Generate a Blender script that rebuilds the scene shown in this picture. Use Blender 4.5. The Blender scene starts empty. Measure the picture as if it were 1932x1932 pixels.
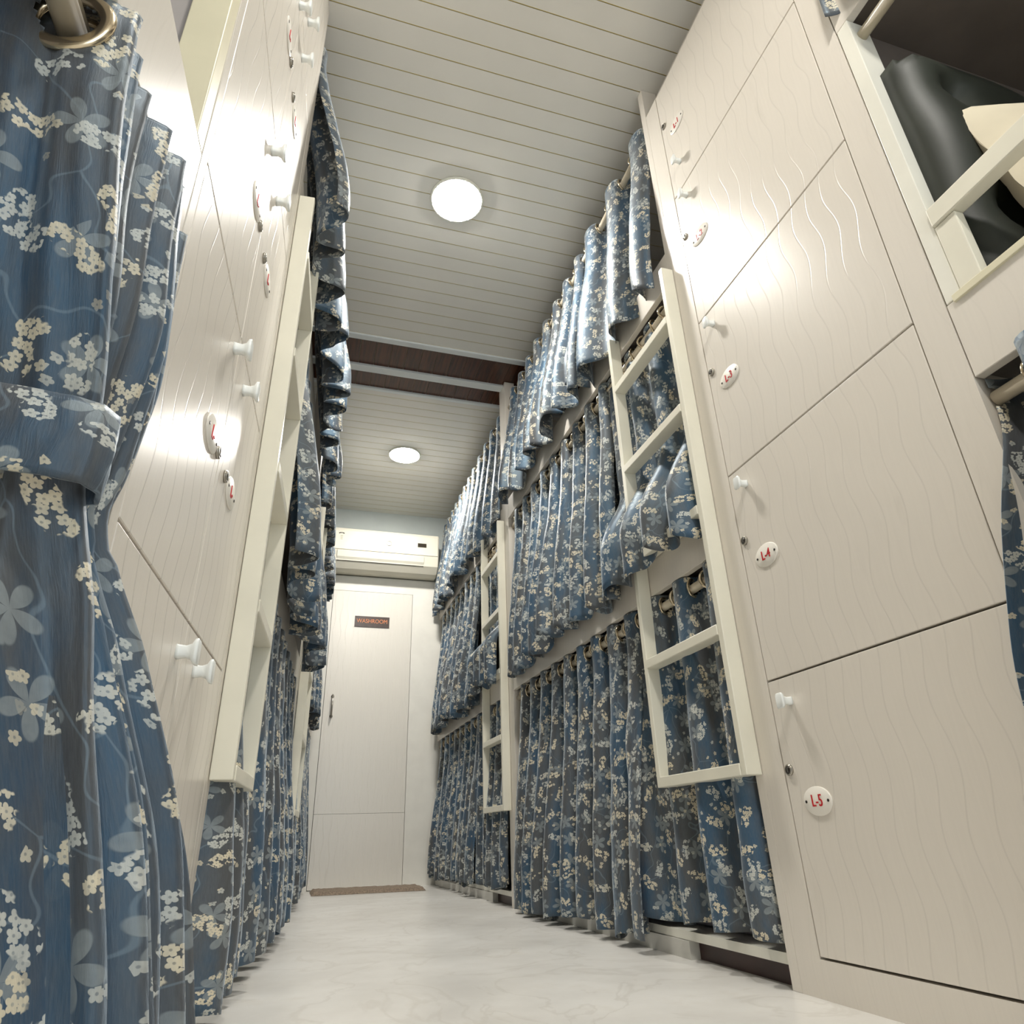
import bpy, bmesh, math, random
from mathutils import Vector, Matrix, noise

sc = bpy.context.scene
COL = sc.collection
PI = math.pi

# ------------------------------------------------------------------ camera, light, exposure
CAM_H = 0.29
YAW, PITCH, ROLL = 0.304112846, 0.448827793, -0.0321037751
fw = Vector((math.sin(YAW) * math.cos(PITCH), math.cos(YAW) * math.cos(PITCH), math.sin(PITCH)))
r0 = fw.cross(Vector((0, 0, 1))).normalized()
u0 = r0.cross(fw)
rt = math.cos(ROLL) * r0 + math.sin(ROLL) * u0
up = -math.sin(ROLL) * r0 + math.cos(ROLL) * u0
cd = bpy.data.cameras.new('camera')
cam = bpy.data.objects.new('camera', cd)
COL.objects.link(cam)
cam.matrix_world = Matrix(((rt.x, up.x, -fw.x, 0), (rt.y, up.y, -fw.y, 0), (rt.z, up.z, -fw.z, CAM_H), (0, 0, 0, 1)))
cd.sensor_width = 36.0
cd.lens = 36.0 * 1264.64 / 1932
cd.clip_start = 0.01
sc.camera = cam

w = bpy.data.worlds.new('world')
sc.world = w
w.use_nodes = True
w.node_tree.nodes['Background'].inputs[0].default_value = (1, 0.97, 0.92, 1)
w.node_tree.nodes['Background'].inputs[1].default_value = 0.3
LAMP_POWER = 125.0        # emission strength of each ceiling disc
sc.view_settings.view_transform = 'Standard'
sc.view_settings.look = 'None'
sc.view_settings.gamma = 1
sc.view_settings.use_curve_mapping = False
sc.view_settings.exposure = 1.22

# daylight coming in through the entrance opening behind the viewpoint
al = bpy.data.lights.new('entrance_daylight', 'AREA')
al.shape = 'RECTANGLE'
al.size, al.size_y = 0.9, 1.95
al.energy = 6.5
al.color = (0.78, 0.9, 1.0)
alo = bpy.data.objects.new('entrance_daylight', al)
COL.objects.link(alo)
alo.location = (0.47, -1.53, 1.0)
alo.rotation_euler = (PI / 2, 0, 0)

# ------------------------------------------------------------------ frame of the place
XR = 0.9725              # plane of the right bunks and lockers
OL, LY = -0.23, 0.0607885869   # plane of the left bunks, turned a little
D = 5.13                 # end wall
CZ = 2.764               # ceiling
BACK = -1.5


def TR(s, v, z):         # s = out of the plane into the aisle, v = along it
    return Vector((XR - s, v, z))


def TL(s, v, z):
    return Vector((OL + math.sin(LY) * v + math.cos(LY) * s, v * math.cos(LY) - s * math.sin(LY), z))


def TW(x, y, z):
    return Vector((x, y, z))


# ------------------------------------------------------------------ node helpers
class NT:
    def __init__(self, name):
        self.m = bpy.data.materials.new(name)
        self.m.use_nodes = True
        self.t = self.m.node_tree
        self.b = self.t.nodes['Principled BSDF']

    def n(self, kind, **kw):
        nd = self.t.nodes.new(kind)
        for k, v in kw.items():
            setattr(nd, k, v)
        return nd

    def link(self, a, b):
        self.t.links.new(a, b)

    def put(self, sock, v):
        if isinstance(v, (int, float)):
            sock.default_value = v
        elif isinstance(v, (tuple, list)):
            sock.default_value = v
        else:
            self.link(v, sock)

    def math(self, op, a, b=None, c=None, clamp=False):
        nd = self.n('ShaderNodeMath', operation=op)
        nd.use_clamp = clamp
        self.put(nd.inputs[0], a)
        if b is not None:
            self.put(nd.inputs[1], b)
        if c is not None:
            self.put(nd.inputs[2], c)
        return nd.outputs[0]

    def vmath(self, op, a, b=None):
        nd = self.n('ShaderNodeVectorMath', operation=op)
        self.put(nd.inputs[0], a)
        if b is not None:
            self.put(nd.inputs[1], b)
        return nd.outputs[0]

    def scalev(self, a, k):
        nd = self.n('ShaderNodeVectorMath', operation='MULTIPLY')
        self.put(nd.inputs[0], a)
        nd.inputs[1].default_value = k
        return nd.outputs[0]

    def sep(self, a):
        nd = self.n('ShaderNodeSeparateXYZ')
        self.link(a, nd.inputs[0])
        return nd.outputs

    def comb(self, x, y, z):
        nd = self.n('ShaderNodeCombineXYZ')
        for i, q in enumerate((x, y, z)):
            self.put(nd.inputs[i], q)
        return nd.outputs[0]

    def mix(self, f, a, b, blend='MIX'):
        nd = self.n('ShaderNodeMix', data_type='RGBA', blend_type=blend)
        self.put(nd.inputs[0], f)
        self.put(nd.inputs[6], a)
        self.put(nd.inputs[7], b)
        return nd.outputs[2]

    def noise(self, vec, scale, detail=3, rough=0.5):
        nd = self.n('ShaderNodeTexNoise')
        self.link(vec, nd.inputs['Vector'])
        nd.inputs['Scale'].default_value = scale
        nd.inputs['Detail'].default_value = detail
        nd.inputs['Roughness'].default_value = rough
        return nd.outputs[0]

    def smooth(self, x, lo, hi):
        nd = self.n('ShaderNodeMapRange', interpolation_type='SMOOTHSTEP')
        self.put(nd.inputs[0], x)
        nd.inputs[1].default_value = lo
        nd.inputs[2].default_value = hi
        return nd.outputs[0]

    def bump(self, h, strength, dist):
        nd = self.n('ShaderNodeBump')
        nd.inputs['Strength'].default_value = strength
        nd.inputs['Distance'].default_value = dist
        self.put(nd.inputs['Height'], h)
        self.link(nd.outputs[0], self.b.inputs['Normal'])

    def set(self, **kw):
        names = dict(color='Base Color', rough='Roughness', metal='Metallic', spec='Specular IOR Level', tint='Specular Tint',
                     sheen='Sheen Weight', sheentint='Sheen Tint', sheenr='Sheen Roughness', coat='Coat Weight', coatr='Coat Roughness',
                     aniso='Anisotropic', emit='Emission Color', emits='Emission Strength')
        for k, v in kw.items():
            self.put(self.b.inputs[names[k]], v)


def srgb(r, g, b):
    def f(c):
        c /= 255
        return c / 12.92 if c <= 0.04045 else ((c + 0.055) / 1.055) ** 2.4
    return (f(r), f(g), f(b), 1)


def plain(name, col, rough=0.5, metal=0.0, vary=0.06, nscale=8, **kw):
    t = NT(name)
    tc = t.n('ShaderNodeTexCoord').outputs['Object']
    n = t.noise(tc, nscale, 4)
    dark = tuple(c * (1 - vary) for c in col[:3]) + (1,)
    lite = tuple(min(1, c * (1 + vary)) for c in col[:3]) + (1,)
    t.set(color=t.mix(t.smooth(n, 0.3, 0.7), dark, lite), rough=rough, metal=metal, **kw)
    return t.m


def laminate(name, axis, alt, lines=0.25, col=(231, 224, 213), amp=0.0085, step=0.047, lam=0.21, dark=0.90, depth=0.34):
    """cream laminate with a fine vertical grain and shallow wavy grooves"""
    t = NT(name)
    tc = t.n('ShaderNodeTexCoord').outputs['Object']
    s = t.sep(tc)
    h, z = s[axis], s[2]
    u = t.math('DIVIDE', h, step)
    fl = t.math('FLOOR', u)
    fr = t.math('SUBTRACT', t.math('FRACT', u), 0.5)
    wv = t.math('SINE', t.math('MULTIPLY', z, 2 * PI / lam))
    wob = t.math('MULTIPLY', t.math('SUBTRACT', t.noise(tc, 5, 2), 0.5), 0.25)
    off = t.math('MULTIPLY', wv, amp / step)
    if alt:
        par = t.math('SUBTRACT', t.math('MULTIPLY', t.math('PINGPONG', fl, 1.0), 2.0), 1.0)
        off = t.math('MULTIPLY', off, par)
    else:
        off = t.math('ADD', off, wob)
    dist = t.math('ABSOLUTE', t.math('SUBTRACT', fr, off))
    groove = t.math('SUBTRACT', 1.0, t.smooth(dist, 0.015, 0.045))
    st = t.scalev(tc, (160, 160, 6) if axis == 1 else (160, 160, 6))
    grain = t.noise(st, 1.0, 4, 0.6)
    st2 = t.scalev(tc, (420, 420, 2.0))
    fine = t.noise(st2, 1.0, 2, 0.5)
    base = srgb(*col)
    lo = tuple(c * 0.93 for c in base[:3]) + (1,)
    c1 = t.mix(grain, lo, base)
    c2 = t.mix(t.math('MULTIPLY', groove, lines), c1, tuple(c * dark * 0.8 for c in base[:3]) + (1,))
    smudge = t.smooth(t.noise(t.scalev(tc, (14, 14, 3)), 1.0, 5, 0.6), 0.62, 0.82)
    c3 = t.mix(t.math('MULTIPLY', smudge, 0.12), c2, srgb(150, 140, 125))
    t.set(color=c3, rough=0.27, spec=0.6)
    hgt = t.math('SUBTRACT', t.math('MULTIPLY', fine, 0.10), t.math('MULTIPLY', groove, depth))
    t.bump(hgt, 0.5, 0.0012)
    return t.m


def fabric(name='floral curtain fabric'):
    t = NT(name)
    uv = t.n('ShaderNodeUVMap').outputs[0]

    def vor(vec, rnd):
        nd = t.n('ShaderNodeTexVoronoi', voronoi_dimensions='2D', feature='F1')
        t.link(vec, nd.inputs['Vector'])
        nd.inputs['Scale'].default_value = 1
        nd.inputs['Randomness'].default_value = rnd
        return nd.outputs['Distance'], nd.outputs['Color'], nd.outputs['Position']

    def local(vec, pos, rndcol, spin):
        d = t.sep(t.vmath('SUBTRACT', vec, pos))
        r = t.math('POWER', t.math('ADD', t.math('MULTIPLY', d[0], d[0]), t.math('MULTIPLY', d[1], d[1])), 0.5)
        a = t.math('ARCTAN2', d[1], d[0])
        c = t.sep(rndcol)
        return r, t.math('ADD', a, t.math('MULTIPLY', c[0], spin)), c, d

    # clusters of blossom
    wv = t.vmath('ADD', t.scalev(uv, (1 / .059, 1 / .059, 0)), t.scalev(uv, (0, 0, 0)))
    d1, c1, p1 = vor(wv, 0.75)
    r1, a1, cc1, dd1 = local(wv, p1, c1, 6.28)
    edge = t.noise(t.scalev(uv, (90, 90, 0)), 1.0, 2)
    lim = t.math('ADD', 0.13, t.math('MULTIPLY', t.math('POWER', t.math('ABSOLUTE', t.math('COSINE', a1)), 2.0), 0.24))
    cm = t.math('SUBTRACT', t.math('ADD', lim, t.math('MULTIPLY', t.math('SUBTRACT', edge, 0.5), 0.30)), r1)
    clus = t.smooth(cm, -0.01, 0.02)
    fv = t.scalev(uv, (1 / .0088, 1 / .0088, 0))
    d2, c2, p2 = vor(fv, 0.75)
    r2, a2, cc2, dd2 = local(fv, p2, c2, 6.28)
    pet = t.math('MULTIPLY', 0.53, t.math('ADD', 0.66, t.math('MULTIPLY', t.math('ABSOLUTE', t.math('COSINE', t.math('MULTIPLY', a2, 2.5))), 0.4)))
    flower = t.math('MULTIPLY', t.smooth(t.math('SUBTRACT', pet, r2), -0.02, 0.05), t.math('ADD', 0.45, t.math('MULTIPLY', 0.55, t.smooth(r2, 0.06, 0.14))))
    blossom = t.math('MULTIPLY', clus, flower)
    # lone buds scattered
    gate = t.smooth(cc2[1], 0.945, 0.96)
    buds = t.math('MULTIPLY', gate, flower)
    blossom = t.math('MAXIMUM', blossom, t.math('MULTIPLY', buds, 0.8))
    # five-lobed leaves
    lv = t.vmath('ADD', t.scalev(uv, (1 / .062, 1 / .062, 0)), (0.37, 0.61, 0))
    d3, c3, p3 = vor(lv, 0.8)
    r3, a3, cc3, dd3 = local(lv, p3, c3, 6.28)
    lobe = t.math('MULTIPLY', 0.36, t.math('POWER', t.math('ABSOLUTE', t.math('COSINE', t.math('MULTIPLY', a3, 2.5))), 0.7))
    leaf = t.smooth(t.math('SUBTRACT', lobe, r3), -0.01, 0.03)
    leaf = t.math('MULTIPLY', leaf, t.smooth(cc3[1], 0.25, 0.27))
    # vines
    nz = t.n('ShaderNodeTexNoise')
    t.link(uv, nz.inputs['Vector'])
    nz.inputs['Scale'].default_value = 9
    wpd = t.vmath('ADD', t.scalev(uv, (9, 6, 0)), t.scalev(nz.outputs[1], (1.6, 1.6, 0)))
    ve = t.n('ShaderNodeTexVoronoi', voronoi_dimensions='2D', feature='DISTANCE_TO_EDGE')
    t.link(wpd, ve.inputs['Vector'])
    ve.inputs['Scale'].default_value = 1
    vine = t.math('SUBTRACT', 1.0, t.smooth(ve.outputs['Distance'], 0.004, 0.016))
    # ground cloth: slate blue shot with taupe
    nb = t.noise(t.scalev(uv, (11, 3.2, 0)), 1.0, 5, 0.6)
    weave = t.smooth(t.noise(t.scalev(uv, (700, 60, 0)), 1.0, 4, 0.65), 0.3, 0.75)
    ground = t.mix(t.smooth(nb, 0.36, 0.6), srgb(52, 79, 103), srgb(82, 80, 79))
    ground = t.mix(t.math('MULTIPLY', weave, 0.35), ground, srgb(104, 108, 112))
    col = t.mix(t.math('MULTIPLY', vine, 0.4), ground, srgb(130, 145, 155))
    col = t.mix(t.math('MULTIPLY', leaf, t.math('ADD', 0.35, t.math('MULTIPLY', edge, 0.6))), col, srgb(146, 152, 152))
    shade = t.smooth(r2, 0.45, 0.1)
    warm = t.mix(t.smooth(cc1[2], 0.45, 0.6), srgb(226, 214, 186), srgb(205, 205, 196))
    col = t.mix(t.math('MULTIPLY', blossom, t.math('ADD', 0.62, t.math('MULTIPLY', edge, 0.5)), clamp=True), col, warm)
    t.set(color=col, rough=0.42, spec=0.6, tint=(0.55, 0.8, 1.0, 1), sheen=0.45, sheentint=(0.72, 0.84, 0.95, 1), sheenr=0.4)
    hh = t.math('ADD', t.math('MULTIPLY', blossom, 0.6), t.math('ADD', t.math('MULTIPLY', leaf, 0.3), t.math('MULTIPLY', weave, 0.5)))
    t.bump(hh, 0.35, 0.0008)
    return t.m


def floor_mat():
    t = NT('pale marbled floor')
    tc = t.n('ShaderNodeTexCoord').outputs['Object']
    n1 = t.noise(tc, 2.2, 6, 0.62)
    n2 = t.noise(t.scalev(tc, (9, 9, 9)), 1.0, 5, 0.6)
    nd = t.n('ShaderNodeTexNoise')
    t.link(tc, nd.inputs['Vector'])
    nd.inputs['Scale'].default_value = 3.0
    nd.inputs['Detail'].default_value = 6
    nd.inputs['Distortion'].default_value = 1.6
    vein = t.math('SUBTRACT', 1.0, t.smooth(t.math('ABSOLUTE', t.math('SUBTRACT', nd.outputs[0], 0.5)), 0.0, 0.03))
    c = t.mix(t.smooth(n1, 0.3, 0.7), srgb(206, 203, 197), srgb(224, 222, 217))
    c = t.mix(t.math('MULTIPLY', vein, 0.35), c, srgb(188, 183, 174))
    c = t.mix(t.math('MULTIPLY', t.smooth(n2, 0.55, 0.8), 0.3), c, srgb(198, 190, 176))
    t.set(color=c, rough=t.math('ADD', 0.22, t.math('MULTIPLY', n2, 0.2)), spec=0.5)
    t.bump(n2, 0.12, 0.001)
    return t.m


def wood_mat():
    t = NT('dark brown wood grain panel')
    tc = t.n('ShaderNodeTexCoord').outputs['Object']
    g = t.noise(t.scalev(tc, (90, 5, 5)), 1.0, 5, 0.6)
    c = t.mix(t.smooth(g, 0.3, 0.7), srgb(46, 24, 14), srgb(94, 54, 32))
    t.set(color=c, rough=0.3)
    return t.m


M = {}
M['lam'] = laminate('cream laminate with wavy grooves', 1, False)
M['lamdoor'] = laminate('cream laminate with mirrored wavy grooves', 0, True, lines=0.5, dark=1.35, col=(233, 228, 218), depth=1.2, amp=0.0075, step=0.047, lam=0.235)  # grooves coloured paler than the door: highlights painted along the waves
M['lamleft'] = laminate('cream laminate with stronger wavy grooves', 1, False, lines=0.7, depth=0.6)
M['lamplain'] = laminate('plain cream laminate', 1, False, dark=1.1, depth=0.0)
M['white'] = plain('white paint', srgb(236, 234, 222), 0.35, vary=0.03)
M['cream'] = plain('cream edge band', srgb(226, 219, 190), 0.4, vary=0.04)
M['ladder'] = plain('ivory ladder paint', srgb(233, 229, 212), 0.33, vary=0.035)
M['wall'] = plain('off white wall', srgb(234, 231, 222), 0.5, vary=0.03)
M['wallup'] = plain('pale blue grey wall', srgb(203, 210, 208), 0.5, vary=0.03)
M['gap'] = plain('dark joint', srgb(70, 56, 42), 0.8)
M['plank'] = plain('satin taupe ceiling plank', srgb(228, 225, 217), 0.25, vary=0.03, nscale=3)
M['gold'] = plain('gold joint strip', srgb(196, 176, 96), 0.3, 0.6)
M['groove'] = plain('ceiling joint backing', srgb(150, 144, 110), 0.6)  # olive beige backing that shows between the planks
M['strip'] = plain('white ceiling strip', srgb(222, 226, 226), 0.4, vary=0.02)
M['wood'] = wood_mat()
M['floor'] = floor_mat()
M['cloth'] = fabric()
M['ring'] = plain('antique brass grommet', srgb(212, 196, 168), 0.2, 0.95, vary=0.1)
M['metal'] = plain('nickel metal', srgb(170, 165, 155), 0.28, 0.9)
M['darkmetal'] = plain('dark keyhole', srgb(48, 44, 40), 0.4, 0.6)
M['rod'] = plain('beige curtain rod', srgb(205, 194, 172), 0.35, vary=0.08, nscale=20)
M['plastic'] = plain('white plastic', srgb(240, 243, 240), 0.25, vary=0.01)
M['plate'] = plain('white number plate', srgb(243, 238, 228), 0.3, vary=0.01)
M['red'] = plain('red lettering', srgb(190, 24, 34), 0.5, vary=0.02)
M['orange'] = plain('orange lettering', srgb(226, 140, 84), 0.4, vary=0.02)
M['sign'] = plain('dark brown sign face', srgb(66, 50, 44), 0.3, vary=0.2, nscale=30)
M['acw'] = plain('cream white air conditioner shell', srgb(222, 217, 201), 0.5, vary=0.01)
M['aclouver'] = plain('louver plastic', srgb(226, 222, 206), 0.35, vary=0.01)
M['display'] = plain('dark display glass', srgb(56, 50, 42), 0.15, vary=0.02)
M['mark'] = plain('faint grey mark', srgb(206, 202, 192), 0.4, vary=0.02)
M['mat'] = plain('brown doormat pile', srgb(136, 120, 104), 0.95, vary=0.3, nscale=120)
M['under'] = plain('greyish board underside', srgb(98, 90, 84), 0.75, vary=0.1)
M['matt'] = plain('grey mattress cover', srgb(128, 122, 114), 0.8, vary=0.12)
M['mattd'] = plain('pale mattress cover', srgb(190, 186, 196), 0.8, vary=0.1)
M['tuft'] = plain('dark green tufted leatherette', srgb(40, 44, 37), 0.55, vary=0.3, nscale=6)
M['pillow'] = plain('cream pillowcase', srgb(214, 204, 180), 0.85, vary=0.05)
M['grey'] = plain('grey panel', srgb(176, 170, 166), 0.5, vary=0.05)
M['brownbase'] = plain('dark red brown plinth', srgb(58, 34, 30), 0.4, vary=0.2)
M['steel'] = plain('brushed base panel', srgb(206, 204, 196), 0.3, vary=0.05)
em = NT('lit lamp diffuser')
em.set(color=(1, 1, 1, 1), emit=(1, 0.965, 0.90, 1), emits=LAMP_POWER)
M['lamp'] = em.m


# ------------------------------------------------------------------ mesh builder
class MB:
    def __init__(self, T=TW):
        self.T = T
        self.v, self.f, self.mi, self.uv = [], [], [], []
        self.mats = []
        self.smooth = []

    def _m(self, key):
        if key not in self.mats:
            self.mats.append(key)
        return self.mats.index(key)

    def add(self, pts, faces, mat, smooth=False, uvs=None):
        b = len(self.v)
        self.v += [self.T(*p) for p in pts]
        k = self._m(mat)
        for i, f in enumerate(faces):
            self.f.append([b + q for q in f])
            self.mi.append(k)
            self.smooth.append(smooth)
            self.uv.append([uvs[q] for q in f] if uvs else None)
        return self

    def box(self, s0, s1, v0, v1, z0, z1, mat):
        p = [(a, b, c) for a in (s0, s1) for b in (v0, v1) for c in (z0, z1)]
        f = [(0, 1, 3, 2), (4, 6, 7, 5), (0, 4, 5, 1), (2, 3, 7, 6), (0, 2, 6, 4), (1, 5, 7, 3)]
        return self.add(p, f, mat)

    def loft(self, rings, mat, closed=True, caps=True, smooth=True):
        n = len(rings[0])
        pts = [p for r in rings for p in r]
        fs = []
        for i in range(len(rings) - 1):
            for j in range(n if closed else n - 1):
                a, b = i * n + j, i * n + (j + 1) % n
                fs.append((a, b, b + n, a + n))
        if caps:
            fs.append(tuple(range(n))[::-1])
            fs.append(tuple((len(rings) - 1) * n + j for j in range(n)))
        return self.add(pts, fs, mat, smooth)

    def cyl(self, a, b, r, mat, n=14, r2=None):
        a, b = Vector(a), Vector(b)
        d = (b - a).normalized()
        e = d.orthogonal().normalized()
        g = d.cross(e)
        r2 = r if r2 is None else r2
        rg = []
        for c, rr in ((a, r), (b, r2)):
            rg.append([tuple(c + rr * (math.cos(2 * PI * k / n) * e + math.sin(2 * PI * k / n) * g)) for k in range(n)])
        return self.loft(rg, mat)

    def torus(self, c, axis, R, r, mat, n=20, m=8, flat=1.0):
        c, d = Vector(c), Vector(axis).normalized()
        e = d.orthogonal().normalized()
        g = d.cross(e)
        pts, fs = [], []
        for i in range(n):
            a = 2 * PI * i / n
            rad = math.cos(a) * e + math.sin(a) * g
            for j in range(m):
                q = 2 * PI * j / m
                pts.append(tuple(c + (R + r * math.cos(q)) * rad + flat * r * math.sin(q) * d))
        for i in range(n):
            for j in range(m):
                fs.append((i * m + j, i * m + (j + 1) % m, ((i + 1) % n) * m + (j + 1) % m, ((i + 1) % n) * m + j))
        return self.add(pts, fs, mat, True)

    def build(self, name, parent=None, base=None, bevel=0.0, solid=0.0, recalc=True, **props):
        base = Vector(base) if base is not None else (Vector(parent['_base']) if parent is not None else Vector((0, 0, 0)))
        me = bpy.data.meshes.new(name)
        me.from_pydata([tuple(v - base) for v in self.v], [], self.f)
        for k in self.mats:
            me.materials.append(M[k])
        for p, k, s in zip(me.polygons, self.mi, self.smooth):
            p.material_index = k
            p.use_smooth = s
        if any(u is not None for u in self.uv):
            lay = me.uv_layers.new(name='UVMap')
            i = 0
            for u, f in zip(self.uv, self.f):
                for j in range(len(f)):
                    lay.data[i].uv = u[j] if u else (0, 0)
                    i += 1
        me.update()
        if recalc:
            bm = bmesh.new()
            bm.from_mesh(me)
            bmesh.ops.recalc_face_normals(bm, faces=bm.faces)
            bm.to_mesh(me)
            bm.free()
        o = bpy.data.objects.new(name, me)
        COL.objects.link(o)
        if parent is not None:
            o.parent = parent
            o['_base'] = tuple(base)
        else:
            o.location = base
            o['_base'] = tuple(base)
        if bevel:
            b = o.modifiers.new('bevel', 'BEVEL')
            b.width = bevel
            b.segments = 2
            b.limit_method = 'ANGLE'
            b.angle_limit = 0.7
        if solid:
            s = o.modifiers.new('thickness', 'SOLIDIFY')
            s.thickness = solid
            s.offset = 0
        for k, v in props.items():
            o[k] = v
        return o


def thing(name, label, cat, base, group=None):
    o = bpy.data.objects.new(name, None)
    COL.objects.link(o)
    o.empty_display_size = 0.1
    o.location = base
    o['_base'] = tuple(base)
    o['label'] = label
    o['category'] = cat
    if group:
        o['group'] = group
    return o


def text_mesh(s, size, depth=0.0008):
    cu = bpy.data.curves.new('lettering', 'FONT')
    cu.body = s
    cu.size = size
    cu.align_x = 'CENTER'
    cu.align_y = 'CENTER'
    cu.extrude = depth
    o = bpy.data.objects.new('lettering', cu)
    COL.objects.link(o)
    dg = bpy.context.evaluated_depsgraph_get()
    dg.update()
    me = o.evaluated_get(dg).to_mesh()
    vs = [tuple(v.co) for v in me.vertices]
    fs = [tuple(p.vertices) for p in me.polygons]
    o.evaluated_get(dg).to_mesh_clear()
    bpy.data.objects.remove(o)
    bpy.data.curves.remove(cu)
    return vs, fs


# ------------------------------------------------------------------ room shell
def struct(name, mb, **kw):
    return mb.build(name, kind='structure', **kw)


struct('floor', MB().box(-1.6, 2.2, BACK, D + 0.4, -0.06, 0, 'floor'))
# ceiling planks run across the aisle
PITCH_P = 0.0800
mb = MB()
mb.box(-1.6, 2.2, BACK, D + 0.4, CZ + 0.006, CZ + 0.08, 'groove')


def planks(y0, y1):
    y = y1
    while y > y0 + 0.01:
        a = max(y - PITCH_P, y0)
        mb.box(-1.6, 2.2, a + 0.0022, y - 0.0012, CZ, CZ + 0.006, 'plank')
        mb.box(-1.6, 2.2, y - 0.0012, y + 0.0004, CZ - 0.0004, CZ + 0.006, 'gold')
        y -= PITCH_P


planks(BACK, 2.945)
planks(3.44, D + 0.05)
struct('ceiling', mb)
mb = MB()
k = -1.6
while k < 2.2:
    mb.box(k, k + 0.083, 2.985, 3.205, CZ + 0.001, CZ + 0.006, 'wood')
    mb.box(k, k + 0.083, 3.262, 3.415, CZ + 0.001, CZ + 0.006, 'wood')
    k += 0.0855
struct('ceiling_panel', mb, base=(0, 3.2, CZ))
for i, (a, b, d) in enumerate(((2.945, 2.985, .012), (3.205, 3.262, .014), (3.415, 3.44, .012))):
    struct('trim_%d' % (i + 1), MB().box(-1.6, 2.2, a, b, CZ - d, CZ + 0.006, 'strip'), bevel=0.003)

struct('wall_left', MB().box(-1.62, -1.5, BACK, D + 0.4, 0, CZ, 'wall'))
struct('wall_right', MB().box(2.08, 2.2, BACK, D + 0.4, 0, CZ, 'wall'))
wb = MB()
wb.box(-1.6, .0, BACK - 0.1, BACK, 0, CZ, 'wall')
wb.box(.94, 2.2, BACK - 0.1, BACK, 0, CZ, 'wall')
wb.box(.0, .94, BACK - 0.1, BACK, 2.0, CZ, 'wall')
struct('wall_back', wb)
# end wall: lower panelling with a doorway, upper part set back a little
DX0, DX1, DZ = 0.140, 0.752, 2.045
g = 0.003
wl = MB()
wl.box(-1.6, DX0 - g, D, D + 0.2, 0, 2.17, 'wall')
wl.box(DX1 + g, 2.2, D, D + 0.2, 0, 2.17, 'wall')
wl.box(DX0 - g, DX1 + g, D, D + 0.2, DZ + g, 2.17, 'wall')
wl.box(DX0 - g, DX1 + g, D + 0.045, D + 0.2, 0, DZ + g, 'gap')
wl.box(-1.6, 2.2, D + 0.035, D + 0.2, 2.17, CZ, 'wallup')
struct('wall_far', wl)
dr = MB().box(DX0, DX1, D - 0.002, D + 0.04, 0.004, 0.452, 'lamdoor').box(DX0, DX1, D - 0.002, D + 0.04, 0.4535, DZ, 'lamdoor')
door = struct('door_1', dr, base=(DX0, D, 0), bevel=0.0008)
h = MB()
h.cyl((0.199, D - 0.03, 1.085), (0.199, D - 0.03, 1.245), 0.0055, 'metal')
h.cyl((0.199, D - 0.03, 1.095), (0.199, D - 0.002, 1.095), 0.005, 'metal')
h.cyl((0.199, D - 0.03, 1.235), (0.199, D - 0.002, 1.235), 0.005, 'metal')
h.cyl((0.199, D - 0.006, 1.095), (0.199, D - 0.002, 1.095), 0.011, 'metal')
h.cyl((0.199, D - 0.006, 1.235), (0.199, D - 0.002, 1.235), 0.011, 'metal')
h.build('door_handle', door, label='slim chrome pull handle')

# sign on the door
sx, sz = 0.447, 1.804
sg = thing('washroom_sign', 'small dark sign with orange capitals reading WASHROOM on the white door', 'sign', (sx, D - 0.002, sz))
MB().box(sx - .132, sx + .132, D - .007, D - .0025, sz - .043, sz + .043, 'sign').build('sign_face', sg, bevel=0.001)
tv, tf = text_mesh('WASHROOM', 0.045)
wdt = max(p[0] for p in tv) - min(p[0] for p in tv)
kx = 0.232 / wdt
mb = MB()
mb.add([(sx + p[0] * kx, D - 0.0078 - p[2], sz + 0.004 + p[1]) for p in tv], tf, 'orange')
mb.build('lettering', sg, label='orange capital letters')

# doormat
mb = MB()
random.seed(5)
NX, NY = 40, 16
pts, fs = [], []
for j in range(NY + 1):
    for i in range(NX + 1):
        x = 0.155 + 0.675 * i / NX
        y = 4.66 + 0.36 * j / NY - 0.03 * i / NX
        e = min(i, NX - i, j, NY - j)
        pts.append((x + random.uniform(-.002, .002), y + random.uniform(-.003, .003), (0.018 if e > 0 else 0.001) + (random.uniform(0, .004) if e > 0 else 0)))
for j in range(NY):
    for i in range(NX):
        a = j * (NX + 1) + i
        fs.append((a, a + 1, a + NX + 2, a + NX + 1))
mb.add(pts, fs, 'mat', True)
mb.build('doormat', base=(0.49, 4.84, 0), label='brown doormat lying on the floor before the washroom door', category='doormat')


# ------------------------------------------------------------------ ceiling lamps
def lamp(x, y, label):
    t = thing('ceiling_light', label, 'light', (x, y, CZ), 'round ceiling lights')
    MB().torus((x, y, CZ - 0.006), (0, 0, 1), 0.1075, 0.007, 'white', 48, 8).build('frame', t)
    m = MB()
    n = 40
    rings = []
    for rr, zz in ((0.104, CZ - 0.001), (0.104, CZ - 0.012), (0.09, CZ - 0.017), (0.05, CZ - 0.02), (0.008, CZ - 0.021)):
        rings.append([(x + rr * math.cos(2 * PI * k / n), y + rr * math.sin(2 * PI * k / n), zz) for k in range(n)])
    m.loft(rings, 'lamp').build('diffuser', t)


lamp(0.418, 1.98, 'round glowing ceiling light nearest in view, above the first ladders')
lamp(0.517, 4.165, 'round glowing ceiling light farther off, near the air conditioner')
lamp(0.33, -0.2, 'round ceiling light behind the viewpoint')

# ------------------------------------------------------------------ air conditioner
ax0, ax1 = 0.098, 0.925
yb = D + 0.034
ac = thing('air_conditioner', 'white split air conditioner hung high on the end wall over the door', 'air conditioner', (0.51, yb, 2.17))


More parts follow.
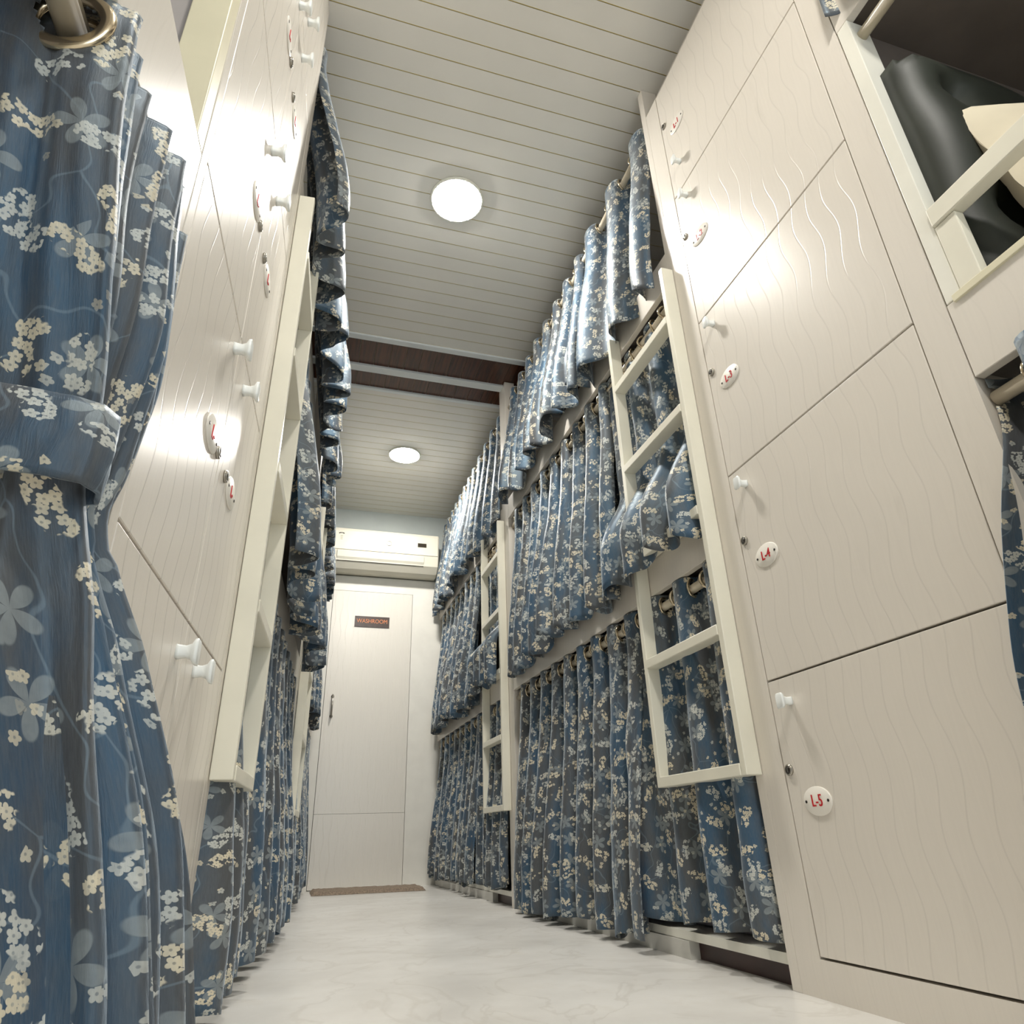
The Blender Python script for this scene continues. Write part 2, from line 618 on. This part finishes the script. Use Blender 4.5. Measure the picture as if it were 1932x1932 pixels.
def prof(pts, x0, x1, mat, name, smooth=False, bevel=0.003, **kw):
    m = MB()
    m.loft([[(x0, p[0], p[1]) for p in pts], [(x1, p[0], p[1]) for p in pts]], mat, smooth=smooth)
    return m.build(name, ac, bevel=bevel, **kw)


prof([(yb, 2.50), (5.00, 2.515), (4.955, 2.50), (4.945, 2.47), (4.95, 2.315), (4.965, 2.235), (5.01, 2.185), (5.06, 2.172), (yb, 2.18)], ax0, ax1, 'acw', 'body', bevel=0.008)
prof([(4.952, 2.498), (4.940, 2.47), (4.944, 2.318), (4.956, 2.318), (4.956, 2.49)], ax0 + .008, ax1 - .008, 'acw', 'front_panel')
lv = prof([(4.942, 2.312), (4.952, 2.262), (4.968, 2.236), (4.99, 2.25), (4.97, 2.30)], ax0 + .035, 0.808, 'aclouver', 'louver')
prof([(4.962, 2.233), (4.975, 2.228), (4.99, 2.24), (4.98, 2.246)], ax0 + .035, 0.806, 'display', 'outlet_slot', bevel=0, label='dark air outlet slot')
m = MB()
m.box(0.752, 0.822, 4.9385, 4.941, 2.385, 2.418, 'display').build('display', ac, bevel=0.004, label='dark display window')
m = MB()
m.torus((0.525, 4.9398, 2.395), (0, 1, 0), 0.019, 0.0022, 'mark', 24, 6)
m.build('logo', ac, label='faint round emblem')
m = MB()
for i in range(5):
    a = PI * (0.1 + 0.2 * i)
    m.box(0.152 + 0.018 * math.cos(a), 0.160 + 0.018 * math.cos(a), 4.9375, 4.9405, 2.443 + .006 * math.sin(a), 2.449 + .006 * math.sin(a), 'darkmetal')
for i in range(3):
    m.box(0.148, 0.166, 4.9375, 4.9405, 2.427 - i * 0.013, 2.430 - i * 0.013, 'cream')
m.build('energy_sticker', ac, label='small sticker in the corner')


# ------------------------------------------------------------------ lockers
def handle_mesh(T, v, z, side):
    m = MB(T)
    pr = [(0.000, .010, .011), (.004, .009, .010), (.012, .0075, .009), (.019, .009, .012), (.023, .014, .019), (.027, .0145, .020), (.028, .012, .018)]
    rings = []
    for s, hv, hz in pr:
        k_ = .78 if side > 0 else .86
        rings.append([(s, v + k_ * hv * c[0], z + k_ * hz * c[1]) for c in ((-1, -.7), (-.7, -1), (.7, -1), (1, -.7), (1, .7), (.7, 1), (-.7, 1), (-1, .7))])
    m.loft(rings, 'plastic')
    return m


def lock_mesh(T, v, z):
    m = MB(T)
    m.cyl((0, v, z), (.004, v, z), 0.011, 'metal', 20)
    m.cyl((.004, v, z), (.0055, v, z), 0.0075, 'darkmetal', 16)
    m.torus((.0045, v, z), (1, 0, 0), .0085, .0012, 'metal', 20, 6)
    m.box(.0055, .0062, v - .0012, v + .0012, z - .005, z + .005, 'metal')
    return m


def plate_mesh(T, v, z, text, sgn):
    m = MB(T)
    n = 36
    rg = []
    for s, k in ((0, 1), (.002, 1), (.003, .96)):
        rg.append([(s, v + .040 * k * math.cos(2 * PI * i / n), z + .0265 * k * math.sin(2 * PI * i / n)) for i in range(n)])
    m.loft(rg, 'plate')
    for q in (-.031, .031):
        m.cyl((.003, v + q, z), (.0038, v + q, z), .0028, 'darkmetal', 10)
    tv, tf = text_mesh(text, 0.031)
    m.add([(.0036 + p[2], v + sgn * p[0] * .78, z + p[1]) for p in tv], tf, 'red')
    return m


GAPS = [0.066, 0.577, 1.090, 1.587, 2.095, 2.60]


def locker(T, side, v0, v1, cols, top, label, plates):
    t = thing('locker_cabinet', label, 'locker', T(-.3, (v0 + v1) / 2, 0))
    c = MB(T)
    c.box(-.8, -.020, v0, v1, 0.0, top, 'lamplain')
    c.box(-.020, 0, v0, cols[0][0] - .002, 0, top, 'lamplain')
    c.box(-.020, 0, cols[-1][1] + .002, v1, 0, top, 'lamplain')
    c.box(-.020, 0, cols[0][0] - .002, cols[-1][1] + .002, 0, GAPS[0] - .002, 'lamplain')
    c.box(-.020, 0, cols[0][0] - .002, cols[-1][1] + .002, GAPS[5] + .0015, top, 'lamplain')
    c.box(-.0205, -.0196, cols[0][0] - .002, cols[-1][1] + .002, GAPS[0] - .002, GAPS[5] + .002, 'gap')
    c.build('carcass', t)
    for ci, (a, b, hv, lv_, kv) in enumerate(cols):
        for r in range(5):
            z0, z1 = GAPS[r] + .0022, GAPS[r + 1] - .0022
            dd = MB(T).box(-.019, 0, a + .0012, b - .0012, z0, z1, 'lam' if side > 0 else 'lamleft').build('door', t, bevel=0.0012)
            hz = GAPS[r + 1] - .052 if r < 4 else GAPS[4] + .101
            handle_mesh(T, hv, hz, side).build('handle', dd, label='white plastic pull knob')
            if (r, ci) in plates:
                dz = 0.245 if r < 4 else 0.245
                lz = GAPS[r + 1] - dz
                kz = lz + (0.062 if side > 0 else 0.0)
                if r == 4 and side > 0:
                    lz, kz = 2.353, 2.426
                lock_mesh(T, kv, kz).build('lock', dd, label='round keyed cam lock')
                plate_mesh(T, lv_, lz, plates[(r, ci)], -1 if side > 0 else 1).build('number_plate', dd, label='white oval plate with red lettering')
    return t


locker(TR, 1, 0.618, 1.336, [(0.680, 1.265, 1.203, 1.181, 1.247)], 2.603,
       'tall cream locker column on the right with oval plates L-1 to L-5', {(0, 0): 'L-5', (1, 0): 'L-4', (2, 0): 'L-3', (3, 0): 'L-2', (4, 0): 'L-1'})
locker(TL, -1, 0.650, 1.362, [(0.672, 1.022, 0.985, 0.945, 1.0), (1.022, 1.338, 1.105, 1.142, 1.08)], 2.752,
       'tall cream double column locker on the left beside the tied back curtain', {(1, 0): 'L-', (2, 0): 'L-', (3, 0): 'L-', (1, 1): 'L-', (2, 1): 'L-', (3, 1): 'L-'})


# ------------------------------------------------------------------ ladders
def ladder(T, v0, v1, label, top=1.868, farTop=1.90):
    t = thing('bunk_ladder', label, 'ladder', T(0, (v0 + v1) / 2, 0.39), 'ivory ladders on the bunk fronts')
    for a, tp in ((v0, top), (v1 - .020, farTop)):
        MB(T).box(0.001, .041, a, a + .020, 0.392, tp, 'ladder').build('rail', t, bevel=0.002)
    for z in (.392, .706, 1.026, 1.345, 1.662):
        MB(T).box(0.003, .043, v0 + .020, v1 - .020, z, z + .026, 'ladder').build('rung', t, bevel=0.002)
    return t


ladder(TR, 1.338, 1.745, 'ivory ladder on the right bunks, nearest, beside the L-3 and L-4 lockers')
ladder(TR, 3.245, 3.625, 'ivory ladder on the right bunks, farther one near the washroom')
ladder(TL, 1.364, 1.690, 'ivory ladder on the left bunks, nearest, at the locker edge')
ladder(TL, 3.30, 3.66, 'ivory ladder on the left bunks, farther one hidden among curtains')

# ------------------------------------------------------------------ bunks
ROD = {1: .888, 2: 1.803, 3: 2.578}
SROD = -0.0275


def bunk(T, v0, v1, label, posts, brown=None, near=False, side=1):
    t = thing('bunk_bed', label, 'bunk bed', T(-.4, (v0 + v1) / 2, 0))
    for (a, b) in posts:
        MB(T).box(-.06, 0.0, a, b, 0, CZ - .001, 'lamplain').build('post', t, bevel=0.001)
    pa, pb = v0, v1
    for z0, z1 in ((.925, 1.072), (1.850, 1.995)):
        MB(T).box(-.02, -.0005, pa, pb, z0, z1 if near else z1 - .03, 'lamplain').build('front_board', t, bevel=0.0015)
        MB(T).box(-.93, -.0205, pa, pb, z0 + .012, z0 + .035, 'under').build('bed_base', t)
    # low berth
    m = MB(T)
    m.box(-.93, -.01, pa, pb, .040, .060, 'white')
    m.build('low_bed_base', t)
    segs = []
    if brown:
        a, b = brown
        MB(T).box(-.10, -.03, a, b, 0, .039, 'brownbase').build('plinth', t, label='dark red brown plinth')
        MB(T).box(-.10, -.004, b + .002, pb, 0, .039, 'steel').build('base_panel', t, label='pale shiny base panel')
        if a > pa + .05:
            MB(T).box(-.10, -.004, pa, a - .002, 0, .039, 'steel').build('base_panel', t, label='pale shiny base panel')
    else:
        MB(T).box(-.10, -.004, pa, pb, 0, .039, 'steel').build('base_panel', t, label='pale shiny base panel')
    MB(T).box(-.95, -.93, pa, pb, 0, CZ - .001, 'grey').build('back_panel', t)
    for k in (1, 2, 3):
        if near and side > 0 and k == 2:
            pass
        m = MB(T)
        m.cyl((SROD, pa + .001, ROD[k]), (SROD, pb - .001, ROD[k]), .0125, 'rod', 18)
        m.build('curtain_rod', t)
    return t


bunk(TR, 1.366, 3.17, 'three tier bunk on the right, nearest bay behind the first ladder', [(1.337, 1.366), (3.17, 3.225)], (1.40, 1.755))
bunk(TR, 3.286, D - .005, 'three tier bunk on the right, far bay beside the washroom wall', [(3.2255, 3.286)], (3.30, 3.62))
bunk(TL, 1.392, 3.17, 'three tier bunk on the left, nearest bay beyond the locker', [(1.363, 1.392), (3.17, 3.225)])
bunk(TL, 3.286, D - .08, 'three tier bunk on the left, far bay beside the washroom wall', [(3.2255, 3.286)])
nr = bunk(TR, -1.3, .616, 'three tier bunk on the right at the picture edge, cushion and pillow inside', [], near=True, side=1)
nl = bunk(TL, -1.3, .648, 'three tier bunk on the left edge behind the tied back curtain', [], near=True, side=-1)
# liner and guard rail of the near right berth
MB(TR).box(-.055, -.0005, .586, .615, 1.0735, 1.849, 'white').build('side_liner', nr, bevel=.0015)
MB(TR).box(-.93, -.056, .600, .616, 1.0735, 1.849, 'under').build('side_panel', nr)
MB(TL).box(-.05, -.0005, .618, .647, 1.0735, 1.849, 'cream').build('side_liner', nl, bevel=.0015)
MB(TL).box(-.93, -.051, .632, .648, 1.0735, 1.849, 'grey').build('side_panel', nl)
gr = MB(TR).box(-.022, .006, -1.25, .585, 1.222, 1.262, 'ladder').build('guard_rail', nr, bevel=.002)
MB(TR).box(-.02, .001, .545, .585, 1.0735, 1.221, 'ladder').build('guard_rail_post', nr, bevel=.002)
MB(TR).box(-.004, .004, -1.25, .60, 1.066, 1.080, 'cream').build('edge_band', nr, bevel=.001)
for (T, a, b) in ((TR, 1.37, 3.16), (TR, 3.29, 5.1), (TL, 1.40, 3.16)):
    pass


def mattress(T, v0, v1, z, th, mat, label, sb=0.0):
    m = MB(T)
    nv, rows = 24, []
    for i in range(nv + 1):
        v = v0 + (v1 - v0) * i / nv
        wob = .006 * math.sin(i * 1.9)
        e = .02 if i in (0, nv) else 0
        rows.append([(-.90, v, z + e), (-.058 + sb + wob * .3, v, z + e), (-.052 + sb + wob * .5, v, z + .02 + e), (-.052 + sb + wob * .5, v, z + th - .02 - e), (-.065 + sb, v, z + th + wob * .5 - e), (-.90, v, z + th - e)])
    m.loft(rows, mat)
    c = T(-.45, (v0 + v1) / 2, z)
    return m.build('mattress', base=c, label=label, category='mattress', bevel=.006)


mattress(TR, 1.38, 3.15, .961, .15, 'matt', 'grey mattress on the middle right berth, showing under the curtain at the first ladder', sb=.03)
mattress(TR, 1.38, 3.15, .062, .13, 'mattd', 'pale mattress on the lowest right berth, just above the dark plinth', sb=-.03)
mattress(TR, 1.38, 3.15, 1.886, .10, 'matt', 'grey mattress on the top right berth of the nearest bay')
mattress(TR, -1.2, .59, .961, .115, 'pillow', 'cream mattress beneath the dark tufted cushion in the near right berth')
mattress(TL, -1.2, .60, .961, .12, 'grey', 'grey mattress on the left berth above the tied back curtain')
mattress(TL, 1.42, 3.15, .961, .12, 'matt', 'grey mattress on the middle left berth behind the first left ladder')

# tufted cushion leaning on the locker side, and the pillow
t = thing('tufted_cushion', 'dark green tufted backrest cushion leaning in the near right berth', 'cushion', TR(-.3, .56, 1.08))
m = MB(TR)
NXc, NZc = 40, 30
pts, fs = [], []
tufts = [(-.13, 1.56), (-.42, 1.56), (-.70, 1.56), (-.27, 1.40), (-.56, 1.40), (-.13, 1.24), (-.42, 1.24), (-.70, 1.24)]
for i in range(NZc + 1):
    for j in range(NXc + 1):
        s = -.03 - .80 * j / NXc
        z = 1.082 + .585 * i / NZc
        ex = min(j, NXc - j) / NXc * .80
        ez = min(i, NZc - i) / NZc * .585
        e = min(ex, ez)
        d = .045 + .045 * min(1, (e / .05)) ** .5
        for (a, b) in tufts:
            q = math.hypot(s - a, z - b)
            d -= .038 * math.exp(-(q / .03) ** 2) + .022 * math.exp(-(q / .10) ** 2)
        d += .006 * noise.noise(Vector((s * 6, z * 6, 1)))
        zz = z + .018 * math.sin(j * .35) * (i / NZc)
        pts.append((s, .596 - d, zz))
for i in range(NZc):
    for j in range(NXc):
        a = i * (NXc + 1) + j
        fs.append((a, a + 1, a + NXc + 2, a + NXc + 1))
nn = len(pts)
pts += [(p[0], .596, p[2]) for p in pts]
for i in range(NZc):
    for j in range(NXc):
        a = nn + i * (NXc + 1) + j
        fs.append((a, a + NXc + 1, a + NXc + 2, a + 1))
for i in range(NZc):
    for j in (0, NXc):
        a = i * (NXc + 1) + j
        fs.append((a, a + NXc + 1, a + NXc + 1 + nn, a + nn))
for j in range(NXc):
    for i in (0, NZc):
        a = i * (NXc + 1) + j
        fs.append((a, a + 1, a + 1 + nn, a + nn))
m.add(pts, fs, 'tuft', True)
m.build('cushion_body', t)
for (a, b) in tufts:
    m = MB(TR)
    n = 12
    m.loft([[(a + r * math.cos(2 * PI * k / n), y, b + r * math.sin(2 * PI * k / n)) for k in range(n)] for r, y in ((.011, .566), (.011, .556), (.006, .550))], 'tuft')
    m.build('button', t)


def pillow(T, c, half, tilt, name, label, mat='pillow'):
    m = MB(lambda x, y, z: Vector((x, y, z)))
    N = 26
    R = Matrix.Rotation(tilt[0], 3, 'X') @ Matrix.Rotation(tilt[1], 3, 'Y') @ Matrix.Rotation(tilt[2], 3, 'Z')
    for sgn in (1, -1):
        pts, fs = [], []
        for i in range(N + 1):
            for j in range(N + 1):
                a, b = -1 + 2 * i / N, -1 + 2 * j / N
                pin = 1 - .10 * (1 - a * a) * abs(b) ** 3
                pin2 = 1 - .10 * (1 - b * b) * abs(a) ** 3
                hh = half[2] * ((1 - a ** 4) * (1 - b ** 4)) ** .55
                q = R @ Vector((half[0] * a * pin, half[1] * b * pin2, sgn * hh + .006 * noise.noise(Vector((a * 3, b * 3, sgn)))))
                pts.append(tuple(Vector(c) + q))
        for i in range(N):
            for j in range(N):
                k = i * (N + 1) + j
                fs.append((k, k + 1, k + N + 2, k + N + 1))
        m.add(pts, fs, mat, True)
    return m.build(name, base=c, label=label, category='pillow')


pillow(TR, (1.325, .45, 1.285), (.28, .215, .06), (math.radians(80), math.radians(-8), 0), 'pillow', 'cream pillow propped against the dark tufted cushion in the near right berth')


# ------------------------------------------------------------------ curtains
def sm(x, a, b):
    q = max(0, min(1, (x - a) / (b - a)))
    return q * q * (3 - 2 * q)


def curtain(T, tier, v0, v1, zh, label, seed, s_hem=.03, A=.030, pitch=.145, drape=None, swing=.012, hemvar=.02, group=None,
            warp=None, rows=34, name='curtain', top=None, rings=True, sub=22, gather=0.0, flip=None):
    rnd = random.Random(seed)
    t = thing(name, label, 'curtain', T(0, (v0 + v1) / 2, zh), group)
    zr = ROD[tier]
    zt = zr + .034
    nw = max(2, round((v1 - v0) / pitch))
    nc = nw * sub
    H = zt - zh
    # rows: dense near the rod
    hs = [0.0, .010, .017, .024, .031, .038, .045, .052, .060]
    rest = [.06 + (H - .06) * (i / rows) for i in range(1, rows + 1)]
    hs += rest
    ph = [rnd.uniform(-.5, .5) for _ in range(nw + 2)]
    am = [rnd.uniform(.75, 1.25) for _ in range(nw + 2)]
    hv = [rnd.uniform(-1, 1) for _ in range(nw * 2 + 3)]
    sl = [rnd.uniform(-1, 1) for _ in range(nw + 2)]

    def lerp(arr, q):
        i = int(q)
        f = q - i
        i = min(i, len(arr) - 2)
        f = f * f * (3 - 2 * f)
        return arr[i] * (1 - f) + arr[i + 1] * f

    pts, uvs, fs = [], [], []
    W = v1 - v0
    pos = {}
    for j, h in enumerate(hs):
        hn = h / H
        for i in range(nc + 1):
            q = i / sub                # wave number
            phi = 2 * PI * q
            k = sm(hn, .03, .9)
            pj = lerp(ph, q) * 1.1 * k
            amp = A * (1 + (lerp(am, q) - 1) * k) * (1 + .25 * k)
            # small secondary folds grow downwards
            sec = .22 * k * math.sin(2 * phi + 3 * lerp(sl, q)) * A
            s = SROD + amp * math.sin(phi + pj) + sec
            s += (s_hem - SROD) * sm(hn, 0, 1) ** 1.0
            s += swing * math.sin(q * .9 + seed) * k
            B = .40 * (1 - .55 * k)
            v = v0 + W * (q / nw) - B * (W / nw) / (2 * PI) * math.sin(2 * (phi + pj))
            v += .012 * lerp(sl, q) * hn
            z = zt - h
            z -= hemvar * (lerp(hv, q * 2)) * sm(hn, .5, 1)
            s += .004 * noise.noise(Vector((q * 1.5, h * 9, seed)))
            p = [s, v, z]
            if warp:
                p = warp(p, hn, q / nw)
            if drape:
                p[0] += drape(p[1], p[2])
            if T is TR and p[0] < -.10 + 0:
                p[0] = -.10
            pts.append(tuple(p))
            uvs.append((q / nw * W * 1.75 + seed * .37, p[2] * 1.0 + seed * .113))
    # holes for the rod
    n1 = nc + 1
    ringpos = []
    for j in range(len(hs) - 1):
        zc = zt - (hs[j] + hs[j + 1]) / 2
        for i in range(nc):
            a = j * n1 + i
            if rings and j < 8:
                sc_ = (pts[a][0] + pts[a + 1][0]) / 2
                if math.hypot(sc_ - SROD, zc - zr) < .0165:
                    continue
            fs.append((a, a + 1, a + n1 + 1, a + n1))
    m = MB(T)
    m.add(pts, fs, 'cloth', True, uvs)
    m.build('cloth', t, solid=.0016, recalc=False)
    if rings:
        for kk in range(1, nw * 2):
            i = kk * sub // 2
            v = pts[6 * n1 + i][1]
            sgn = 1 if kk % 2 == 0 else -1
            ax = (0.5 * sgn * -1, 1, 0)
            g = MB(T)
            g.torus((SROD, v, zr), (sgn * .38, 1, 0), .0235, .0052, 'ring', 24, 8, flat=.7)
            g.build('grommet', t)
    return t


def drp(a, b, amt, z0=1.2, z1=1.34):
    return lambda v, z: amt * sm(v, a, a + .06) * (1 - sm(v, b - .12, b)) * (1 - sm(z, z0, z1))


C1, C2, C3 = 'floral curtains of the lowest berths', 'floral curtains of the middle berths', 'floral curtains of the top berths'
# right, nearest bay
curtain(TR, 1, 1.376, 2.02, .080, 'floral curtain of the lowest right berth, behind the foot of the nearest ladder', 1, s_hem=-.022, pitch=.16, group=C1, hemvar=.01,
        drape=lambda v, z: .05 * sm(v, 1.76, 1.98) * (1 - sm(z, .45, .8)))
curtain(TR, 1, 1.86, 3.14, .030, 'long bright blue floral curtain of the lowest right berth between the two ladders', 2, s_hem=.035, group=C1)
curtain(TR, 2, 1.376, 1.98, 1.0, 'short floral curtain draped over the nearest right ladder at the middle berth', 3, s_hem=-.02, A=.026, hemvar=.05,
        drape=lambda v, z: drp(1.36, 1.99, .085, 1.1, 1.35)(v, z) - .014 * sm(z, 1.2, 1.35), group=C2)
curtain(TR, 2, 1.885, 3.14, .985, 'floral curtain of the middle right berth between the two ladders', 4, s_hem=.045, hemvar=.035, group=C2)
curtain(TR, 3, 1.376, 2.04, 1.865, 'grey lit floral curtain of the top right berth above the nearest ladder', 5, s_hem=.045, A=.040, pitch=.19, hemvar=.05, group=C3)
curtain(TR, 3, 1.99, 3.14, 1.90, 'pale lit floral curtain of the top right berth between the two ladders', 6, s_hem=.055, A=.032, hemvar=.05, group=C3)
# right, far bay
curtain(TR, 1, 3.30, 3.96, .075, 'floral curtain of the lowest right berth behind the farther ladder', 7, s_hem=.0, group=C1, rows=20, sub=16)
curtain(TR, 1, 3.85, 5.08, .06, 'floral curtain of the lowest right berth next to the washroom wall', 8, s_hem=.03, group=C1, rows=20, sub=16)
curtain(TR, 2, 3.30, 3.88, 1.0, 'floral curtain draped over the farther right ladder at the middle berth', 9, s_hem=-.02, A=.024, hemvar=.05,
        drape=lambda v, z: drp(3.27, 3.9, .09)(v, z) - .014 * sm(z, 1.2, 1.35), group=C2, rows=20, sub=16)
curtain(TR, 2, 3.85, 5.08, .965, 'floral curtain of the middle right berth next to the washroom wall', 10, s_hem=.055, group=C2, rows=20, sub=16)
curtain(TR, 3, 3.30, 3.95, 1.87, 'dark floral curtain of the top right berth above the farther ladder', 11, s_hem=.03, hemvar=.04, group=C3, rows=20, sub=16)
curtain(TR, 3, 3.965, 5.08, 1.875, 'pale floral curtain of the top right berth beside the air conditioner', 12, s_hem=.05, hemvar=.03, group=C3, rows=20, sub=16)
# left, nearest bay
curtain(TL, 1, 1.40, 3.14, .045, 'blue floral curtain of the lowest left berth beyond the locker, below the first ladder', 13, s_hem=.03, A=.034, group=C1, drape=lambda v, z: -.03 * (1 - sm(v, 1.7, 1.8)))
curtain(TL, 2, 1.72, 3.14, .955, 'floral curtain of the middle left berth hanging past the first left ladder', 14, s_hem=.072, A=.034, hemvar=.03, group=C2)
curtain(TL, 3, 1.40, 3.14, 1.90, 'floral curtain of the top left berth, its ruffled hem against the ceiling planks', 15, s_hem=.075, A=.036, hemvar=.035, group=C3)
# left, far bay
curtain(TL, 1, 3.30, 4.98, .05, 'narrow dark floral curtain of the lowest left berth next to the washroom door', 16, s_hem=.02, group=C1, rows=20, sub=16)
curtain(TL, 2, 3.68, 4.98, .96, 'floral curtain of the middle left berth in the far bay', 17, s_hem=.02, A=.025, group=C2, rows=20, sub=16)
curtain(TL, 3, 3.30, 4.98, 1.89, 'floral curtain of the top left berth beside the air conditioner', 18, s_hem=.035, A=.028, group=C3, rows=20, sub=16)


# near left curtain: bunched at the end of its rod and gathered by a tie band
LV = [  # z, front edge s, front v, pleat end v, pleat s high, pleat s low, front left s, front fold depth
    (.925, .016, .400, .635, .016, -.070, -.150, .004),
    (.888, .018, .400, .635, .018, -.068, -.150, .005),
    (.80, .024, .410, .635, .022, -.060, -.150, .008),
    (.70, .034, .432, .634, .028, -.050, -.145, .008),
    (.59, .040, .466, .628, .018, -.030, -.120, .004),
    (.53, .036, .476, .624, .014, -.028, -.110, .004),
    (.43, .062, .480, .635, .056, -.010, -.140, .020),
    (.30, .092, .492, .655, .104, .012, -.170, .042),
    (.15, .118, .505, .672, .134, .025, -.190, .056),
    (.03, .130, .515, .680, .152, .035, -.200, .060)]


def level(z):
    for a, b in zip(LV, LV[1:]):
        if z >= b[0]:
            f = (a[0] - z) / (a[0] - b[0])
            break
    i = LV.index(a)
    p0, p3 = LV[max(0, i - 1)], LV[min(len(LV) - 1, i + 2)]
    out = []
    for k in range(1, 8):
        m1, m2 = (b[k] - p0[k]) * .5, (p3[k] - a[k]) * .5
        out.append((2 * f ** 3 - 3 * f * f + 1) * a[k] + (f ** 3 - 2 * f * f + f) * m1 + (-2 * f ** 3 + 3 * f * f) * b[k] + (f ** 3 - f * f) * m2)
    return out


def left_section(z):
    se, vf, vr, hi, lo, sl, fd = level(z)
    low = 1 - sm(z, .1, .6)
    P = []
    NF, NPL = 64, 7
    for i in range(NF):
        q = i / NF
        s = sl + (se - sl) * q
        fold = fd * (math.sin(q * 3.2 * 2 * PI + 1.0 + .8 * math.sin(z * 5)) * .75 + .3 * math.sin(q * 7 * 2 * PI + z * 4)) * (1 - q ** 6)
        s += fd * .45 * math.cos(q * 3.2 * 2 * PI + 1.0) * low * (1 - q ** 6)
        v = vf - .02 * (1 - q) + fold
        P.append((s, v))
    NS = 16
    tot = NPL * NS
    for i in range(tot + 1):
        q = i / tot
        a = q * NPL * 2 * PI
        w = .5 + .5 * math.cos(a)
        h2 = hi + .010 * math.sin(q * 9 + z * 3) * (1 - .6 * low)
        l2 = lo
        s = l2 + (h2 - l2) * w
        if i < NS / 2:
            s = l2 + (se - l2) * w
        if z < .5:
            s -= .006 * math.sin(q * 23)
        v = vf + (vr - vf) * q + .006 * math.sin(a * 1.0 + 1.2) + .003 * noise.noise(Vector((q * 14, z * 6, 2)))
        P.append((s, v))
    return P


tc = thing('curtain', 'large blue floral curtain on the left edge, gathered by a tie band', 'curtain', TL(0, .5, .03))
zs = [.925 - .0035 * i for i in range(20)]
while zs[-1] > .045:
    zs.append(zs[-1] - .012)
zs.append(.03)
pts, uvs, fs = [], [], []
ref = left_section(.7)
arc = [0]
for a, b in zip(ref, ref[1:]):
    arc.append(arc[-1] + math.hypot(a[0] - b[0], a[1] - b[1]) * 1.02)
n1 = len(ref)
for j, z in enumerate(zs):
    row = left_section(z)
    acc = [0]
    for a, b in zip(row, row[1:]):
        acc.append(acc[-1] + math.hypot(a[0] - b[0], a[1] - b[1]))
    for i, (s_, v_) in enumerate(row):
        wr = .0035 * noise.noise(Vector((i * .09, z * 7, 4))) * sm(.92 - z, 0, .1)
        pts.append((s_ + wr, v_ + wr, z))
        uvs.append(((acc[i] - acc[64] if i <= 64 else arc[i] - arc[64]) + 1.27, z))
for j in range(len(zs) - 1):
    for i in range(n1 - 1):
        a = j * n1 + i
        if j < 21 and i < 64:
            cs, cz = (pts[a][0] + pts[a + 1][0]) / 2, (zs[j] + zs[j + 1]) / 2
            if math.hypot(cs - SROD, cz - ROD[1]) < .0225:
                continue
        fs.append((a, a + 1, a + n1 + 1, a + n1))
m = MB(TL)
m.add(pts, fs, 'cloth', True, uvs)
m.build('cloth', tc, solid=.0016, recalc=False)
sec = left_section(ROD[1])
vs_ = [min(sec[:64], key=lambda p: abs(p[0] - SROD))[1]]
for a, b in zip(sec[64:], sec[65:]):
    if (a[0] - SROD) * (b[0] - SROD) <= 0:
        vs_.append((a[1] + b[1]) / 2)
for k_, v_ in enumerate(vs_):
    g = MB(TL)
    g.torus((SROD, v_, ROD[1]), (.1, 1, .05), .0285 if k_ == 0 else .0235, .0065 if k_ == 0 else .0045, 'ring', 40, 12, flat=.6)
    g.build('grommet', tc)
m = MB(TL)
path = [(-.17, .425), (-.10, .430), (-.05, .437), (0.0, .444), (.03, .449), (.048, .456), (.054, .470), (.048, .486), (.02, .497), (-.02, .50)]
pts, fs, uvs = [], [], []
fine = []
for a, b in zip(path, path[1:]):
    for k_ in range(8):
        f = k_ / 8
        fine.append((a[0] * (1 - f) + b[0] * f, a[1] * (1 - f) + b[1] * f))
N2 = 12
ar = 0
for i, (s_, v_) in enumerate(fine):
    if i:
        ar += math.hypot(s_ - fine[i - 1][0], v_ - fine[i - 1][1])
    for j in range(N2 + 1):
        b = j / N2
        wr = .0018 * noise.noise(Vector((i * .25, b * 3, 9)))
        pts.append((s_ + .003 * math.sin(b * PI) + wr, v_ - .004 * math.sin(b * PI) + wr, (.570 - .062 * b) - .003 * i / len(fine)))
        uvs.append((ar + 3.13, .628 - .078 * b + .43))
for i in range(len(fine) - 1):
    for j in range(N2):
        k_ = i * (N2 + 1) + j
        fs.append((k_, k_ + 1, k_ + N2 + 2, k_ + N2 + 1))
m.add(pts, fs, 'cloth', True, uvs)
m.build('tie_band', tc, solid=.003, recalc=False, label='floral cloth tie band')


# near right curtains
def warp_r(p, hn, q):
    s, v, z = p
    return [s + .012 + .04 * sm(hn, .05, .3), v + .08 * sm(q, .5, 1) * sm(hn, .08, .6), z]


curtain(TR, 1, .05, .612, .04, 'blue floral curtain hanging at the right picture edge below the cushion berth', 22, s_hem=.01, A=.05, pitch=.13, warp=warp_r)
curtain(TR, 3, .22, .60, 1.885, 'floral curtain of the top right berth before the lockers, only its hem in view', 23, s_hem=.03, A=.034, pitch=.12)

for o in bpy.data.objects:
    if '_base' in o:
        del o['_base']
